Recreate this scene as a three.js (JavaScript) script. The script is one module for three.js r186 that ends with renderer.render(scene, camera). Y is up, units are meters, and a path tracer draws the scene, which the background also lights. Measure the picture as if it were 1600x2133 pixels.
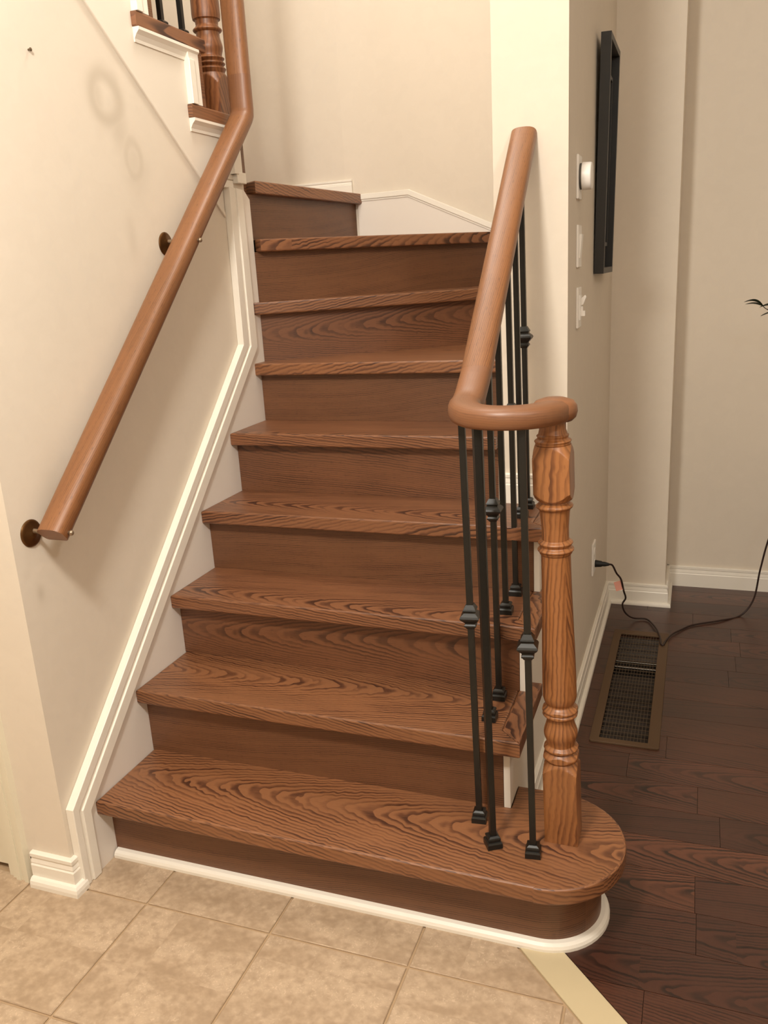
import * as THREE from 'three';
import { mergeGeometries } from 'three/addons/utils/BufferGeometryUtils.js';
import { RectAreaLightUniformsLib } from 'three/addons/lights/RectAreaLightUniformsLib.js';

// ------------------------------------------------------------------ camera, light, exposure
const scene = new THREE.Scene();
scene.background = new THREE.Color(0x050505);
const camera = new THREE.PerspectiveCamera(2 * Math.atan(1066.5 / 1749.7) * 180 / Math.PI, 1600 / 2133, 0.02, 50);
camera.position.set(1.3492, 1.4059, 1.4252);
camera.rotation.set(-0.2791, 0.3635, -0.0575, 'YXZ');
scene.add(camera);
const renderer = new THREE.WebGLRenderer({ antialias: true });
renderer.toneMapping = THREE.LinearToneMapping;
renderer.toneMappingExposure = 1.0;
renderer.shadowMap.enabled = true;
RectAreaLightUniformsLib.init();
const WARM = new THREE.Color(1.0, 0.955, 0.88);
const SOFT = new THREE.Color(1.0, 0.975, 0.95);
const FOYER = { pos: [0.76, 2.45, 1.18], power: 10.8 };
const HALL = { pos: [0.35, 3.02, -0.75], power: 2.2 };
const ROOM = { pos: [2.3, 2.5, 1.3], power: 3.6 };

// ------------------------------------------------------------------ noise and textures
function rng(seed) { let s = seed >>> 0 || 1; return () => { s ^= s << 13; s >>>= 0; s ^= s >>> 17; s ^= s << 5; s >>>= 0; return s / 4294967296; }; }
function hash(x, y, s) { let h = Math.imul(x, 374761393) ^ Math.imul(y, 668265263) ^ Math.imul(s, 1274126177); h = Math.imul(h ^ (h >>> 13), 1103515245); h ^= h >>> 16; return (h >>> 0) / 4294967296; }
function vn(x, y, s) {
  const xi = Math.floor(x), yi = Math.floor(y); let fx = x - xi, fy = y - yi;
  fx = fx * fx * (3 - 2 * fx); fy = fy * fy * (3 - 2 * fy);
  const a = hash(xi, yi, s), b = hash(xi + 1, yi, s), c = hash(xi, yi + 1, s), d = hash(xi + 1, yi + 1, s);
  return a + (b - a) * fx + (c - a) * fy + (a - b - c + d) * fx * fy;
}
function fbm(x, y, s, o = 4) { let r = 0, a = 0.5, t = 0; for (let i = 0; i < o; i++) { r += a * vn(x, y, s + i * 17); t += a; a *= 0.5; x *= 2.03; y *= 2.03; } return r / t; }
const cl = (x, a = 0, b = 1) => Math.min(b, Math.max(a, x));
const ss = (a, b, x) => { const t = cl((x - a) / (b - a)); return t * t * (3 - 2 * t); };
const mix = (a, b, t) => a + (b - a) * t;
function tex(W, H, fn, srgb = true) {
  const d = new Uint8Array(W * H * 4), o = [0, 0, 0];
  for (let j = 0; j < H; j++) for (let i = 0; i < W; i++) { fn(i, j, o); const k = (j * W + i) * 4; d[k] = cl(o[0], 0, 255); d[k + 1] = cl(o[1], 0, 255); d[k + 2] = cl(o[2], 0, 255); d[k + 3] = 255; }
  const t = new THREE.DataTexture(d, W, H); t.magFilter = THREE.LinearFilter; t.minFilter = THREE.LinearMipmapLinearFilter; t.generateMipmaps = true; t.anisotropy = 8;
  t.wrapS = t.wrapT = THREE.RepeatWrapping; if (srgb) t.colorSpace = THREE.SRGBColorSpace; t.needsUpdate = true; return t;
}
// oak board, plain sawn: nested grain arches u = k * f(v) around the board's heart line, toothed where the pores break the line
function oak(L, Wd, W, H, o) {
  const s = o.seed, hi = o.light, lo = o.dark, sg = o.sg || 1, w = o.w || 0.03;
  return tex(W, H, (i, j, c) => {
    const u = i / W * L, v = j / H * Wd;
    const vc = v - o.v0 - o.wander * (fbm(u * 1.1, 3.1, s + 5, 2) - 0.5) - (o.slant || 0) * u;
    const arch = Math.sqrt(vc * vc + w * w) - w;
    let F = sg * (u - o.u0) - o.k * arch + o.warp * (fbm(u * 2.6, v * 7, s + 9, 3) - 0.5) + 0.014 * (fbm(u * 7, v * 45, s + 13, 2) - 0.5);
    F += o.jag * (vn(u * 75, v * 55, s + 21) - 0.5);
    const q = F / o.gap, ph = q + 0.55 * (vn(q * 0.7, 4.5, s + 3) - 0.5), n = Math.floor(ph), f = ph - n;
    const wid = 0.22 + 0.3 * hash(n, 7, s), str = 0.35 + 0.65 * hash(n, 3, s);
    let line = ss(1 - wid - 0.3, 1 - wid * 0.45, f) * (1 - ss(0.93, 1.0, f)) * str;
    line *= 0.35 + 0.85 * ss(0.15, 0.7, fbm(u * 7, v * 26, s + 41, 3));
    line *= 0.62 + 0.38 * vn(u * 60, v * 900, s + 45);
    const pore = ss(0.72, 0.95, vn(u * 70, v * 900, s + 51)) * (o.pore ?? 0.22);
    const fib = fbm(u * 9, v * 330, s + 61, 3) - 0.5, tone = fbm(u * 1.6, v * 9, s + 71, 3) - 0.5;
    const kk = cl(line * o.contrast + pore + fib * 0.20), g = 1 + tone * 0.2 + fib * 0.08;
    for (let z = 0; z < 3; z++) c[z] = mix(hi[z], lo[z], kk) * g;
  });
}
const OAK_HI = [136, 90, 57], OAK_LO = [58, 29, 15];
const treadTex = [
  oak(1.4, 0.4, 2048, 640, { seed: 11, light: OAK_HI, dark: OAK_LO, v0: 0.235, u0: 0.0, k: 5.5, w: 0.05, gap: 0.05, wander: 0.05, warp: 0.055, jag: 0.024, contrast: 1.1, pore: 0.14 }),
  oak(1.4, 0.4, 2048, 640, { seed: 27, light: OAK_HI, dark: OAK_LO, v0: 0.2, u0: 0.3, sg: -1, k: 6.5, w: 0.05, gap: 0.05, wander: 0.08, warp: 0.12, jag: 0.022, contrast: 1.2, pore: 0.16 }),
  oak(1.4, 0.4, 2048, 640, { seed: 43, light: [134, 88, 57], dark: OAK_LO, v0: 0.27, u0: 0.2, k: 7.5, w: 0.05, gap: 0.055, wander: 0.08, warp: 0.1, jag: 0.02, contrast: 1.15, pore: 0.18 }),
];
const riserTex = [
  oak(1.4, 0.4, 2048, 512, { seed: 57, light: [118, 76, 48], dark: [50, 27, 15], v0: 0.2, u0: 0.7, k: 10, w: 0.05, gap: 0.055, wander: 0.16, warp: 0.18, jag: 0.018, contrast: 0.72, pore: 0.22 }),
  oak(1.4, 0.4, 2048, 512, { seed: 73, light: [112, 74, 47], dark: [60, 33, 18], v0: -0.02, u0: 0.3, k: 11, w: 0.04, gap: 0.055, wander: 0.1, warp: 0.14, jag: 0.018, contrast: 0.85, pore: 0.2 }),
];
const railTex = oak(2.0, 0.3, 2048, 384, { seed: 91, light: [136, 89, 52], dark: [82, 47, 25], v0: -0.4, u0: 0.5, k: 16, w: 0.05, gap: 0.07, wander: 0.05, warp: 0.1, jag: 0.02, contrast: 0.6, pore: 0.35 });
const fitTex = oak(0.5, 0.3, 768, 384, { seed: 95, light: [126, 82, 51], dark: [86, 51, 29], v0: -0.4, u0: 0.2, k: 12, w: 0.05, gap: 0.06, wander: 0.05, warp: 0.1, jag: 0.02, contrast: 0.4 });
const newelTex = oak(1.2, 0.3, 2048, 512, { seed: 107, light: [156, 101, 56], dark: [84, 44, 18], v0: 0.05, u0: 0.5, k: 5, w: 0.025, gap: 0.07, wander: 0.3, warp: 0.2, jag: 0.02, contrast: 0.95, slant: 0.14 });
const plankTex = [0, 1, 2, 3, 4].map(k => oak(1.0, 0.13, 1024, 160, { seed: 131 + k * 13, light: [[86, 50, 36], [74, 43, 31], [94, 56, 39], [81, 47, 33], [68, 39, 28]][k], dark: [34, 18, 12], v0: [0.06, -0.05, 0.03, 0.15, 0.08][k], u0: 0.4, sg: k % 2 ? -1 : 1, k: 8, w: 0.04, gap: 0.06, wander: 0.1, warp: 0.12, jag: 0.018, contrast: 1.15 }));
const tileTex = [0, 1, 2, 3].map(k => tex(640, 640, (i, j, c) => {
  const u = i / 640, v = j / 640, s = 301 + k * 29;
  const w = fbm(u * 2.4, v * 2.4, s, 3), a = fbm(u * 3 + w * 3, v * 6 + w * 2.4, s + 3, 6), b = fbm(u * 26, v * 30, s + 7, 4), p = ss(0.74, 0.86, vn(u * 110, v * 110, s + 11)) * ss(0.5, 0.65, a);
  const t = ss(0.22, 0.8, a * 0.62 + b * 0.38);
  const A = [170, 145, 118], B = [195, 171, 144];
  for (let q = 0; q < 3; q++) c[q] = mix(A[q], B[q], t) * (0.97 + 0.08 * (b - 0.5)) + p * 14;
}));
const plasterBump = tex(1024, 1024, (i, j, c) => { const g = 128 + 150 * (fbm(i / 7, j / 7, 401, 3) - 0.5) + 60 * (fbm(i / 90, j / 90, 407, 3) - 0.5); c[0] = c[1] = c[2] = g; }, false);
function paint(seed, base, marks = []) { // wall paint with faint roller mottling, and soft darker rings and blots listed in marks
  return tex(1024, 1024, (i, j, c) => {
    const u = i / 1024 * 2.6, v = j / 1024 * 2.6; let k = 1 + 0.028 * (fbm(u * 1.7, v * 1.7, seed, 4) - 0.5) + 0.012 * (fbm(u * 30, v * 30, seed + 5, 2) - 0.5);
    let m = 0; for (const [x, y, rx, ry, ring, a] of marks) { const d = Math.hypot((u - x) / rx, (v - y) / ry) + 0.35 * (fbm(u * 12, v * 12, seed + 9, 3) - 0.5); m = Math.max(m, a * (ring ? Math.exp(-Math.pow((d - 1) / 0.45, 2)) : Math.exp(-d * d))); }
    c[0] = base[0] * k * (1 - m * 0.9); c[1] = base[1] * k * (1 - m); c[2] = base[2] * k * (1 - m * 1.15);
  });
}
const WALL = [221, 209, 192];
const wallTex = paint(501, WALL);
// left wall: u = -z + 0.4, v = y
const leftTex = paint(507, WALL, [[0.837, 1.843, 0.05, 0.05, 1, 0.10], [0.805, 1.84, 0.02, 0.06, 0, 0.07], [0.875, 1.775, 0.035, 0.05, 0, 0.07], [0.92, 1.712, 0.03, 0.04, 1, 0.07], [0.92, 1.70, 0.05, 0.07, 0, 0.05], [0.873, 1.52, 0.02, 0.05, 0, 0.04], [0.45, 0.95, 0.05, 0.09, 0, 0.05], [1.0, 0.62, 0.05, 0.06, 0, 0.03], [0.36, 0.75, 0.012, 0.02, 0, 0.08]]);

// ------------------------------------------------------------------ materials
const std = (o) => new THREE.MeshStandardMaterial(o);
const phy = (o) => new THREE.MeshPhysicalMaterial(o);
const woodMat = (map, rough = 0.38, coat = 0.25) => phy({ map, roughness: rough, clearcoat: coat, clearcoatRoughness: 0.45 });
const M = {
  tread: treadTex.map(t => woodMat(t, 0.42, 0.3)), riser: riserTex.map(t => woodMat(t, 0.45, 0.2)),
  rail: woodMat(railTex, 0.44, 0.3), fit: woodMat(fitTex, 0.44, 0.3), newel: woodMat(newelTex, 0.38, 0.35), plank: plankTex.map(t => woodMat(t, 0.34, 0.25)),
  tile: tileTex.map(t => phy({ map: t, roughness: 0.42, clearcoat: 0.1, clearcoatRoughness: 0.4 })),
  grout: std({ color: 0xad9272, roughness: 0.95 }),
  marble: phy({ color: 0xcab996, roughness: 0.35, clearcoat: 0.2 }),
  wall: std({ map: wallTex, bumpMap: plasterBump, bumpScale: 0.0006, roughness: 0.8 }),
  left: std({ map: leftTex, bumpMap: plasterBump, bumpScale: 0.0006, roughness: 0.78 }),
  white: phy({ color: 0xeee7da, roughness: 0.38, clearcoat: 0.15, clearcoatRoughness: 0.3 }),
  skirt: std({ color: 0xe6ddd2, roughness: 0.5 }),
  stringer: std({ color: 0xe4dacb, roughness: 0.55 }),
  door: std({ color: 0xe2dac4, roughness: 0.45 }),
  iron: phy({ color: 0x14130f, roughness: 0.42, metalness: 0.25, clearcoat: 0.25, clearcoatRoughness: 0.35 }),
  bronze: std({ color: 0x6a4a2a, roughness: 0.36, metalness: 0.85 }),
  nickel: std({ color: 0x9a8873, roughness: 0.35, metalness: 0.85 }),
  plastic: phy({ color: 0xf2ece4, roughness: 0.35, clearcoat: 0.2 }),
  plasticGap: std({ color: 0x55504a, roughness: 0.7 }),
  black: std({ color: 0x11100e, roughness: 0.55 }),
  frame: phy({ color: 0x1b1916, roughness: 0.5, clearcoat: 0.15, clearcoatRoughness: 0.45 }),
  mat: std({ color: 0x4b463f, roughness: 0.9 }),
  print: std({ color: 0x191816, roughness: 0.7 }),
  glass: phy({ color: 0xffffff, roughness: 0.05, transmission: 1, thickness: 0, ior: 1.5 }),
  cord: std({ color: 0x2a1610, roughness: 0.5 }),
  tag: std({ color: 0xe8a490, roughness: 0.7 }),
  register: std({ color: 0x5f4832, roughness: 0.55, metalness: 0.3 }),
  wire: std({ color: 0x544330, roughness: 0.6, metalness: 0.2 }),
  duct: std({ color: 0x17120d, roughness: 0.9 }),
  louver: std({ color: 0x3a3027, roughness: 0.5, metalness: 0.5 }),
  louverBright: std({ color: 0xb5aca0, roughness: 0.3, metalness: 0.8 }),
  ceiling: std({ color: 0xeee8dc, roughness: 0.9 }),
  lamp: std({ color: 0xfff4e2, emissive: new THREE.Color(1, 0.86, 0.66), emissiveIntensity: 1.6, roughness: 0.5 }),
  leaf: phy({ color: 0x1d2a14, roughness: 0.45, clearcoat: 0.3 }), stem: std({ color: 0x2b2416, roughness: 0.8 }),
  pot: std({ color: 0x8a8278, roughness: 0.6 }), soil: std({ color: 0x2a2018, roughness: 1 }), table: std({ color: 0x2c1b12, roughness: 0.5 }),
  screw: std({ color: 0x7a6a55, roughness: 0.4, metalness: 0.8 }),
};

// ------------------------------------------------------------------ helpers
const names = new Map();
function numbered(n) { const k = names.get(n) || 0; names.set(n, k + 1); return k ? `${n}_${String(k).padStart(3, '0')}` : n; }
function thing(name, label, category, pos = [0, 0, 0], group) {
  const o = new THREE.Group(); o.name = numbered(name); o.position.set(...pos); o.userData = { label, category }; if (group) o.userData.group = group; scene.add(o); return o;
}
function mesh(name, geo, mat, parent, label) { // geo in world coordinates, shifted to the parent's place
  const gs = Array.isArray(geo) ? geo : [geo]; const list = gs.map(g => { g = g.index ? g.toNonIndexed() : g; for (const k of Object.keys(g.attributes)) if (!['position', 'normal', 'uv'].includes(k)) g.deleteAttribute(k); return g; });
  const g = list.length > 1 ? mergeGeometries(list) : list[0];
  let p = parent, off = [0, 0, 0]; while (p && p !== scene) { off = [off[0] + p.position.x, off[1] + p.position.y, off[2] + p.position.z]; p = p.parent; }
  g.translate(-off[0], -off[1], -off[2]);
  const m = new THREE.Mesh(g, mat); m.name = parent === scene ? numbered(name) : name; m.castShadow = m.receiveShadow = true; if (label) m.userData.label = label; parent.add(m);
  if (parent !== scene) { const n = parent.children.filter(c => c.name.replace(/_\d{3}$/, '') === name).length; if (n > 1) m.name = `${name}_${String(n - 1).padStart(3, '0')}`; }
  return m;
}
function struct(name, geo, mat, parent = scene) { const m = mesh(name, geo, mat, parent); if (parent === scene) m.userData.kind = 'structure'; return m; }
const box = (x0, x1, y0, y1, z0, z1) => { const g = new THREE.BoxGeometry(Math.abs(x1 - x0), Math.abs(y1 - y0), Math.abs(z1 - z0)); g.translate((x0 + x1) / 2, (y0 + y1) / 2, (z0 + z1) / 2); return g; };
const shape = pts => { const s = new THREE.Shape(); pts.forEach(([x, y], i) => i ? s.lineTo(x, y) : s.moveTo(x, y)); return s; };
function ext(pts, depth, bevel = 0, seg = 2) {
  const s = pts instanceof THREE.Shape ? pts : shape(pts);
  return new THREE.ExtrudeGeometry(s, bevel ? { depth: depth - 2 * bevel, bevelEnabled: true, bevelSize: bevel, bevelThickness: bevel, bevelOffset: -bevel, bevelSegments: seg, curveSegments: 24 } : { depth, bevelEnabled: false, curveSegments: 24 }).translate(0, 0, bevel);
}
// pts in plan (x, z); slab from y0 to y1
function slab(pts, y0, y1, bevel = 0, seg = 2) { const g = ext(pts instanceof THREE.Shape ? pts : pts.map(([x, z]) => [x, -z]), y1 - y0, bevel, seg); g.rotateX(-Math.PI / 2); g.translate(0, y0, 0); return g; }
// pts as (z, y); sheet from x0 to x1
function sheetX(pts, x0, x1, bevel = 0) { const g = ext(pts.map(([z, y]) => [-z, y]), x1 - x0, bevel); g.rotateY(Math.PI / 2); g.translate(x0, 0, 0); return g; }
// pts as (x, y); sheet from z0 to z1
function sheetZ(pts, z0, z1, bevel = 0) { const g = ext(pts, z1 - z0, bevel); g.translate(0, 0, z0); return g; }
// texture coordinates from position: u along the grain, v across it, by the face's normal
function grain(geo, dir, L, W, ou = 0, ov = 0, edge = false) {
  const g = geo.index ? geo.toNonIndexed() : geo, p = g.attributes.position, uv = new Float32Array(p.count * 2);
  const d = new THREE.Vector3(...dir).normalize(), a = new THREE.Vector3(), b = new THREE.Vector3(), c = new THREE.Vector3(), n = new THREE.Vector3(), t = new THREE.Vector3();
  for (let i = 0; i < p.count; i += 3) {
    a.fromBufferAttribute(p, i); b.fromBufferAttribute(p, i + 1); c.fromBufferAttribute(p, i + 2); n.crossVectors(b.clone().sub(a), c.clone().sub(a)).normalize();
    const end = Math.abs(n.dot(d)) > 0.8;
    if (end) t.set(0, 1, 0).cross(n).normalize(); else { t.crossVectors(n, d).normalize(); const m = [Math.abs(t.x), Math.abs(t.y), Math.abs(t.z)], w = m.indexOf(Math.max(...m)); if (t.getComponent(w) < 0) t.negate(); }
    [a, b, c].forEach((q, k) => { uv[(i + k) * 2] = (end ? q.dot(t) * 0.25 : q.dot(d)) / L + ou; uv[(i + k) * 2 + 1] = (edge && Math.abs(n.y) < 0.6 ? q.y + 0.385 - ov * W : end ? q.y : q.dot(t)) / W + ov; });
  }
  g.setAttribute('uv', new THREE.BufferAttribute(uv, 2)); return g;
}
const wallUV = (g, ou = 0.4) => { g = g.index ? g.toNonIndexed() : g; const p = g.attributes.position, n = g.attributes.normal, uv = new Float32Array(p.count * 2);
  for (let i = 0; i < p.count; i++) { const ax = Math.abs(n.getX(i)), az = Math.abs(n.getZ(i)), ay = Math.abs(n.getY(i)); uv[i * 2] = (ax > az && ax > ay ? -p.getZ(i) + ou : p.getX(i)) / 2.6; uv[i * 2 + 1] = (ay > ax && ay > az ? p.getZ(i) : p.getY(i)) / 2.6; }
  g.setAttribute('uv', new THREE.BufferAttribute(uv, 2)); return g; };
// sweep a closed profile [[side, up], ...] along points; sideOf(i) optional fixed side vector
function sweep(pts, prof, { side, up = new THREE.Vector3(0, 1, 0), scale, uvL = 1, uvW = 1, caps = true } = {}) {
  const P = pts.map(p => new THREE.Vector3(...p)), n = P.length, m = prof.length, pos = [], uv = [], ring = []; let len = 0; const per = [0];
  for (let k = 0; k < m; k++) per.push(per[k] + Math.hypot(prof[(k + 1) % m][0] - prof[k][0], prof[(k + 1) % m][1] - prof[k][1]));
  const Ls = [];
  for (let i = 0; i < n; i++) {
    const a = P[Math.max(0, i - 1)], b = P[Math.min(n - 1, i + 1)]; const T = b.clone().sub(a).normalize(); if (i) len += P[i].distanceTo(P[i - 1]); Ls.push(len);
    const S = side ? side.clone() : T.clone().cross(up).normalize(); const U = S.clone().cross(T).normalize();
    let k = 1; if (i && i < n - 1) { const t1 = P[i].clone().sub(a).normalize(), t2 = b.clone().sub(P[i]).normalize(); k = 1 / Math.max(0.5, Math.cos(t1.angleTo(t2) / 2)); }
    const sc = scale ? scale(i / (n - 1)) : 1; const sideK = side ? 1 : k, upK = side ? k : 1;
    ring.push(prof.map(([s, u]) => P[i].clone().addScaledVector(S, s * sc * sideK).addScaledVector(U, u * sc * upK)));
  }
  for (let i = 0; i < n - 1; i++) for (let k = 0; k < m; k++) {
    const k2 = (k + 1) % m, q = [ring[i][k], ring[i][k2], ring[i + 1][k2], ring[i + 1][k]], w = [[Ls[i], per[k]], [Ls[i], per[k + 1]], [Ls[i + 1], per[k + 1]], [Ls[i + 1], per[k]]];
    for (const t of [0, 1, 2, 0, 2, 3]) { pos.push(q[t].x, q[t].y, q[t].z); uv.push(w[t][0] / uvL, w[t][1] / uvW); }
  }
  const side0 = pos.length / 3;
  if (caps) for (const [r, f] of [[ring[0], 1], [ring[n - 1], -1]]) { const c = new THREE.Vector3(); r.forEach(v => c.add(v)); c.multiplyScalar(1 / m); for (let k = 0; k < m; k++) { const t = f > 0 ? [c, r[(k + 1) % m], r[k]] : [c, r[k], r[(k + 1) % m]]; for (const v of t) { pos.push(v.x, v.y, v.z); uv.push(v.x * 0.3 / uvL, v.z / uvW); } } }
  const g = new THREE.BufferGeometry(); g.setAttribute('position', new THREE.Float32BufferAttribute(pos, 3)); g.setAttribute('uv', new THREE.Float32BufferAttribute(uv, 2)); g.computeVertexNormals();
  // smooth normals along the swept sides
  const nm = g.attributes.normal, acc = new Map(), p = g.attributes.position, key = i => `${Math.round(p.getX(i) * 2e4)},${Math.round(p.getY(i) * 2e4)},${Math.round(p.getZ(i) * 2e4)}`;
  for (let i = 0; i < side0; i++) { const k = key(i); if (!acc.has(k)) acc.set(k, []); acc.get(k).push(i); }
  const out = new Float32Array(nm.array);
  for (const l of acc.values()) for (const i of l) { const a = new THREE.Vector3().fromBufferAttribute(nm, i), s = new THREE.Vector3(); for (const j of l) { const b = new THREE.Vector3().fromBufferAttribute(nm, j); if (a.dot(b) > 0.72) s.add(b); } s.normalize(); out.set([s.x, s.y, s.z], i * 3); }
  g.setAttribute('normal', new THREE.BufferAttribute(out, 3)); return g;
}
const tube = (pts, r, seg = 60, rs = 8) => new THREE.TubeGeometry(new THREE.CatmullRomCurve3(pts.map(p => new THREE.Vector3(...p))), seg, r, rs, false);
function rodX(x0, x1, y, z, r, seg = 16) { const g = new THREE.CylinderGeometry(r, r, x1 - x0, seg); g.rotateZ(Math.PI / 2); g.translate((x0 + x1) / 2, y, z); return g; }
function lathe(pts, seg = 32) { return new THREE.LatheGeometry(pts.map(([r, y]) => new THREE.Vector2(r, y)), seg); }
// offset of a polyline to one side with mitred corners
function offset(line, d) {
  return line.map((p, i) => { const a = line[Math.max(0, i - 1)], b = line[Math.min(line.length - 1, i + 1)]; const n1 = nrm(a, p) || nrm(p, b), n2 = nrm(p, b) || nrm(a, p); const mx = n1[0] + n2[0], my = n1[1] + n2[1], l = mx * n1[0] + my * n1[1]; return [p[0] + mx / l * d, p[1] + my / l * d]; });
  function nrm(a, b) { const dx = b[0] - a[0], dy = b[1] - a[1], l = Math.hypot(dx, dy); return l < 1e-9 ? null : [-dy / l, dx / l]; }
}
const band = (line, a, b) => [...offset(line, a), ...offset(line, b).reverse()];
// half-plane clip of a polygon: keep points with nx*x + nz*z <= c
function clip(poly, nx, nz, c) {
  const out = []; for (let i = 0; i < poly.length; i++) { const a = poly[i], b = poly[(i + 1) % poly.length], da = nx * a[0] + nz * a[1] - c, db = nx * b[0] + nz * b[1] - c; if (da <= 0) out.push(a); if ((da < 0 && db > 0) || (da > 0 && db < 0)) { const t = da / (da - db); out.push([a[0] + (b[0] - a[0]) * t, a[1] + (b[1] - a[1]) * t]); } } return out;
}
const area = p => { let s = 0; p.forEach((a, i) => { const b = p[(i + 1) % p.length]; s += a[0] * b[1] - b[0] * a[1]; }); return Math.abs(s / 2); };
const lab = (o, label, category, group) => { o.userData = { label, category }; if (group) o.userData.group = group; return o; };

// ------------------------------------------------------------------ measures
const H = [0.186, 0.383, 0.571, 0.758, 0.949, 1.139, 1.330, 1.525, 1.705]; // tread tops
const Z = [0, -0.208, -0.410, -0.610, -0.818, -1.018];                     // nosings of the straight treads
const N = 0.037, T = 0.0385, XR = 0.8385, XO = 1.0175, XS = 0.987, XW = 1.0285, ZE = -0.842, ZB = -1.9, ZC = -2.0186, ZF = -2.2709, XC = 1.266, XL = -0.87, ZD = 0.095, CEIL = 3.2;

// ------------------------------------------------------------------ setting: floors
const floorSlab = struct('floor', [box(-1.6, 1.0, -0.12, -0.004, -2.6, 3.6), slab(clip([[1.0, -2.6], [4.6, -2.6], [4.6, 3.6], [1.0, 3.6]], 0.7071, -0.7071, 0.7071 * 1.13), -0.12, -0.004)], M.grout);
const R = rng(77);
{
  const s = 0.326, ox = 0.1831, oz = 0.0874, gr = 0.0028;
  for (let j = -1; j < 8; j++) for (let i = -4; i < 9; i++) {
    let p = [[ox + s * i + gr, oz + s * j + gr], [ox + s * (i + 1) - gr, oz + s * j + gr], [ox + s * (i + 1) - gr, oz + s * (j + 1) - gr], [ox + s * i + gr, oz + s * (j + 1) - gr]];
    p = clip(p, 0.7071, -0.7071, 0.7071 * 1.0755 - 0.002);
    p = clip(p, 0, -1, 0.24); if (j === -1) p = clip(p, 1, 0, 1.2);
    if (i < 0 && j < 0) p = clip(p, -1, 0, 0.012);
    if (p.length < 3 || area(p) < 0.0015) continue;
    const g = slab(p, -0.02, 0, 0.0016, 1); const k = Math.floor(R() * 4), rot = Math.floor(R() * 2);
    grain(g, rot ? [1, 0, 0] : [-1, 0, 0], 0.326, 0.326, R(), R());
    mesh('floor_tile', g, M.tile[k], floorSlab);
  }
}
{ // threshold strip where tile meets wood
  const a = 1.0785, b = 1.1845, line = [[a - 0.16, -0.16], [a + 2.4, 2.4], [b + 2.4, 2.4], [b - 0.16, -0.16]];
  let p = clip(line, 0, 1, 2.35); struct('trim_1', slab(p, -0.02, 0.0015, 0.0015, 1), M.marble);
}
const REG = { x0: 1.092, x1: 1.295, z0: -1.722, z1: -0.885, ix0: 1.12, ix1: 1.261, iz0: -1.688, iz1: -0.91 };
const wood = struct('floor', slab(clip([[1.0, -2.6], [4.6, -2.6], [4.6, 3.6], [1.0, 3.6]], -0.7071, 0.7071, -0.7071 * 1.13), -0.12, -0.045), M.duct);
{
  const w = 0.1225, z0 = -0.3585; const hole = [REG.ix0 - 0.006, REG.ix1 + 0.006, REG.iz0 - 0.006, REG.iz1 + 0.006];
  for (let r = -16; r < 20; r++) {
    const za = z0 + r * w, zb = za + w - 0.0012; if (za > 2.2) break; let x = 1.0 - R() * 0.8;
    const first = { '-3': 1.403, '0': 1.399, '-9': 1.499, '-11': 1.545 }[r]; let forced = first; 
    while (x < 3.6) {
      let L = 0.45 + R() * 0.65; if (forced && x + L > forced - 0.25) { L = Math.max(0.25, forced - x); forced = 0; }
      const xb = x + L - 0.001; let p = [[x, za], [xb, za], [xb, zb], [x, zb]]; x += L;
      p = clip(p, -1, 0, -1.0); if (p.length < 3) continue; p = clip(p, -0.7071, 0.7071, -0.7071 * 1.1865); if (p.length < 3) continue; p = clip(p, 0, -1, 2.275); if (p.length < 3) continue;
      const parts = []; const hit = za < hole[3] && zb > hole[2] && p.some(q => q[0] < hole[1]) && p.some(q => q[0] > hole[0]);
      if (hit) { parts.push(clip(p, 1, 0, hole[0]), clip(p, -1, 0, -hole[1])); const m = clip(clip(p, -1, 0, -hole[0]), 1, 0, hole[1]); if (m.length > 2) parts.push(clip(m, 0, 1, hole[2]), clip(m, 0, -1, -hole[3])); } else parts.push(p);
      const gs = parts.filter(q => q.length > 2 && area(q) > 1e-4).map(q => grain(slab(q, -0.018, 0), [1, 0, 0], 1.0, 0.13, 0, 0)); if (!gs.length) continue;
      const k = Math.floor(R() * 5), ou = R(), ov = -za / 0.13 + 0.02; gs.forEach(g => { const u = g.attributes.uv; for (let i = 0; i < u.count; i++) u.setXY(i, u.getX(i) + ou, u.getY(i) + ov); });
      mesh('floor_plank', gs, M.plank[k], wood);
    }
  }
}

// ------------------------------------------------------------------ setting: walls, ceiling
const wallBox = (...a) => wallUV(box(...a));
// stair wall on the left, its top following the upper flight
const U = [[1.705, -1.13], [1.882, -1.1], [2.062, -0.905], [2.242, -0.685], [2.422, -0.465], [2.602, -0.245], [2.782, -0.025]]; // tread top, nosing z (upper flight)
{
  const p = [[ZD, 0], [ZD, CEIL], [0.05, CEIL], [0.05, 2.75]];
  for (let k = 6; k >= 2; k--) { const zr = U[k][1] + 0.042; p.push([zr, U[k][0] - 0.04]); p.push([zr, U[k - 1][0] - 0.04]); }
  p.push([-1.085, 1.845], [-1.085, 0]);
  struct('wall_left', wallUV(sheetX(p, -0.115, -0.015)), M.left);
}
struct('wall_front', [wallBox(-0.15, -0.115, 0, CEIL, ZD - 0.11, ZD), wallBox(-1.6, -0.15, 2.06, CEIL, ZD - 0.11, ZD), wallBox(-1.6, -1.05, 0, 2.06, ZD - 0.11, ZD)], M.wall);
struct('wall_back', wallBox(XL - 0.1, XR + 0.02, 0, CEIL, ZB - 0.12, ZB), M.wall);
struct('wall_stairwell', wallBox(XL - 0.1, XL, 1.0, CEIL, ZB, ZD - 0.11), M.wall);
struct('wall_partition', wallBox(XR, XW, 0, CEIL, ZC - 0.02, ZE), M.wall);
struct('wall_column', wallBox(XW - 0.1, XC, 0, CEIL, ZF - 0.1, ZC), M.wall);
struct('wall_rear', wallBox(XC, 4.6, 0, CEIL, ZF - 0.12, ZF), M.wall);
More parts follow.
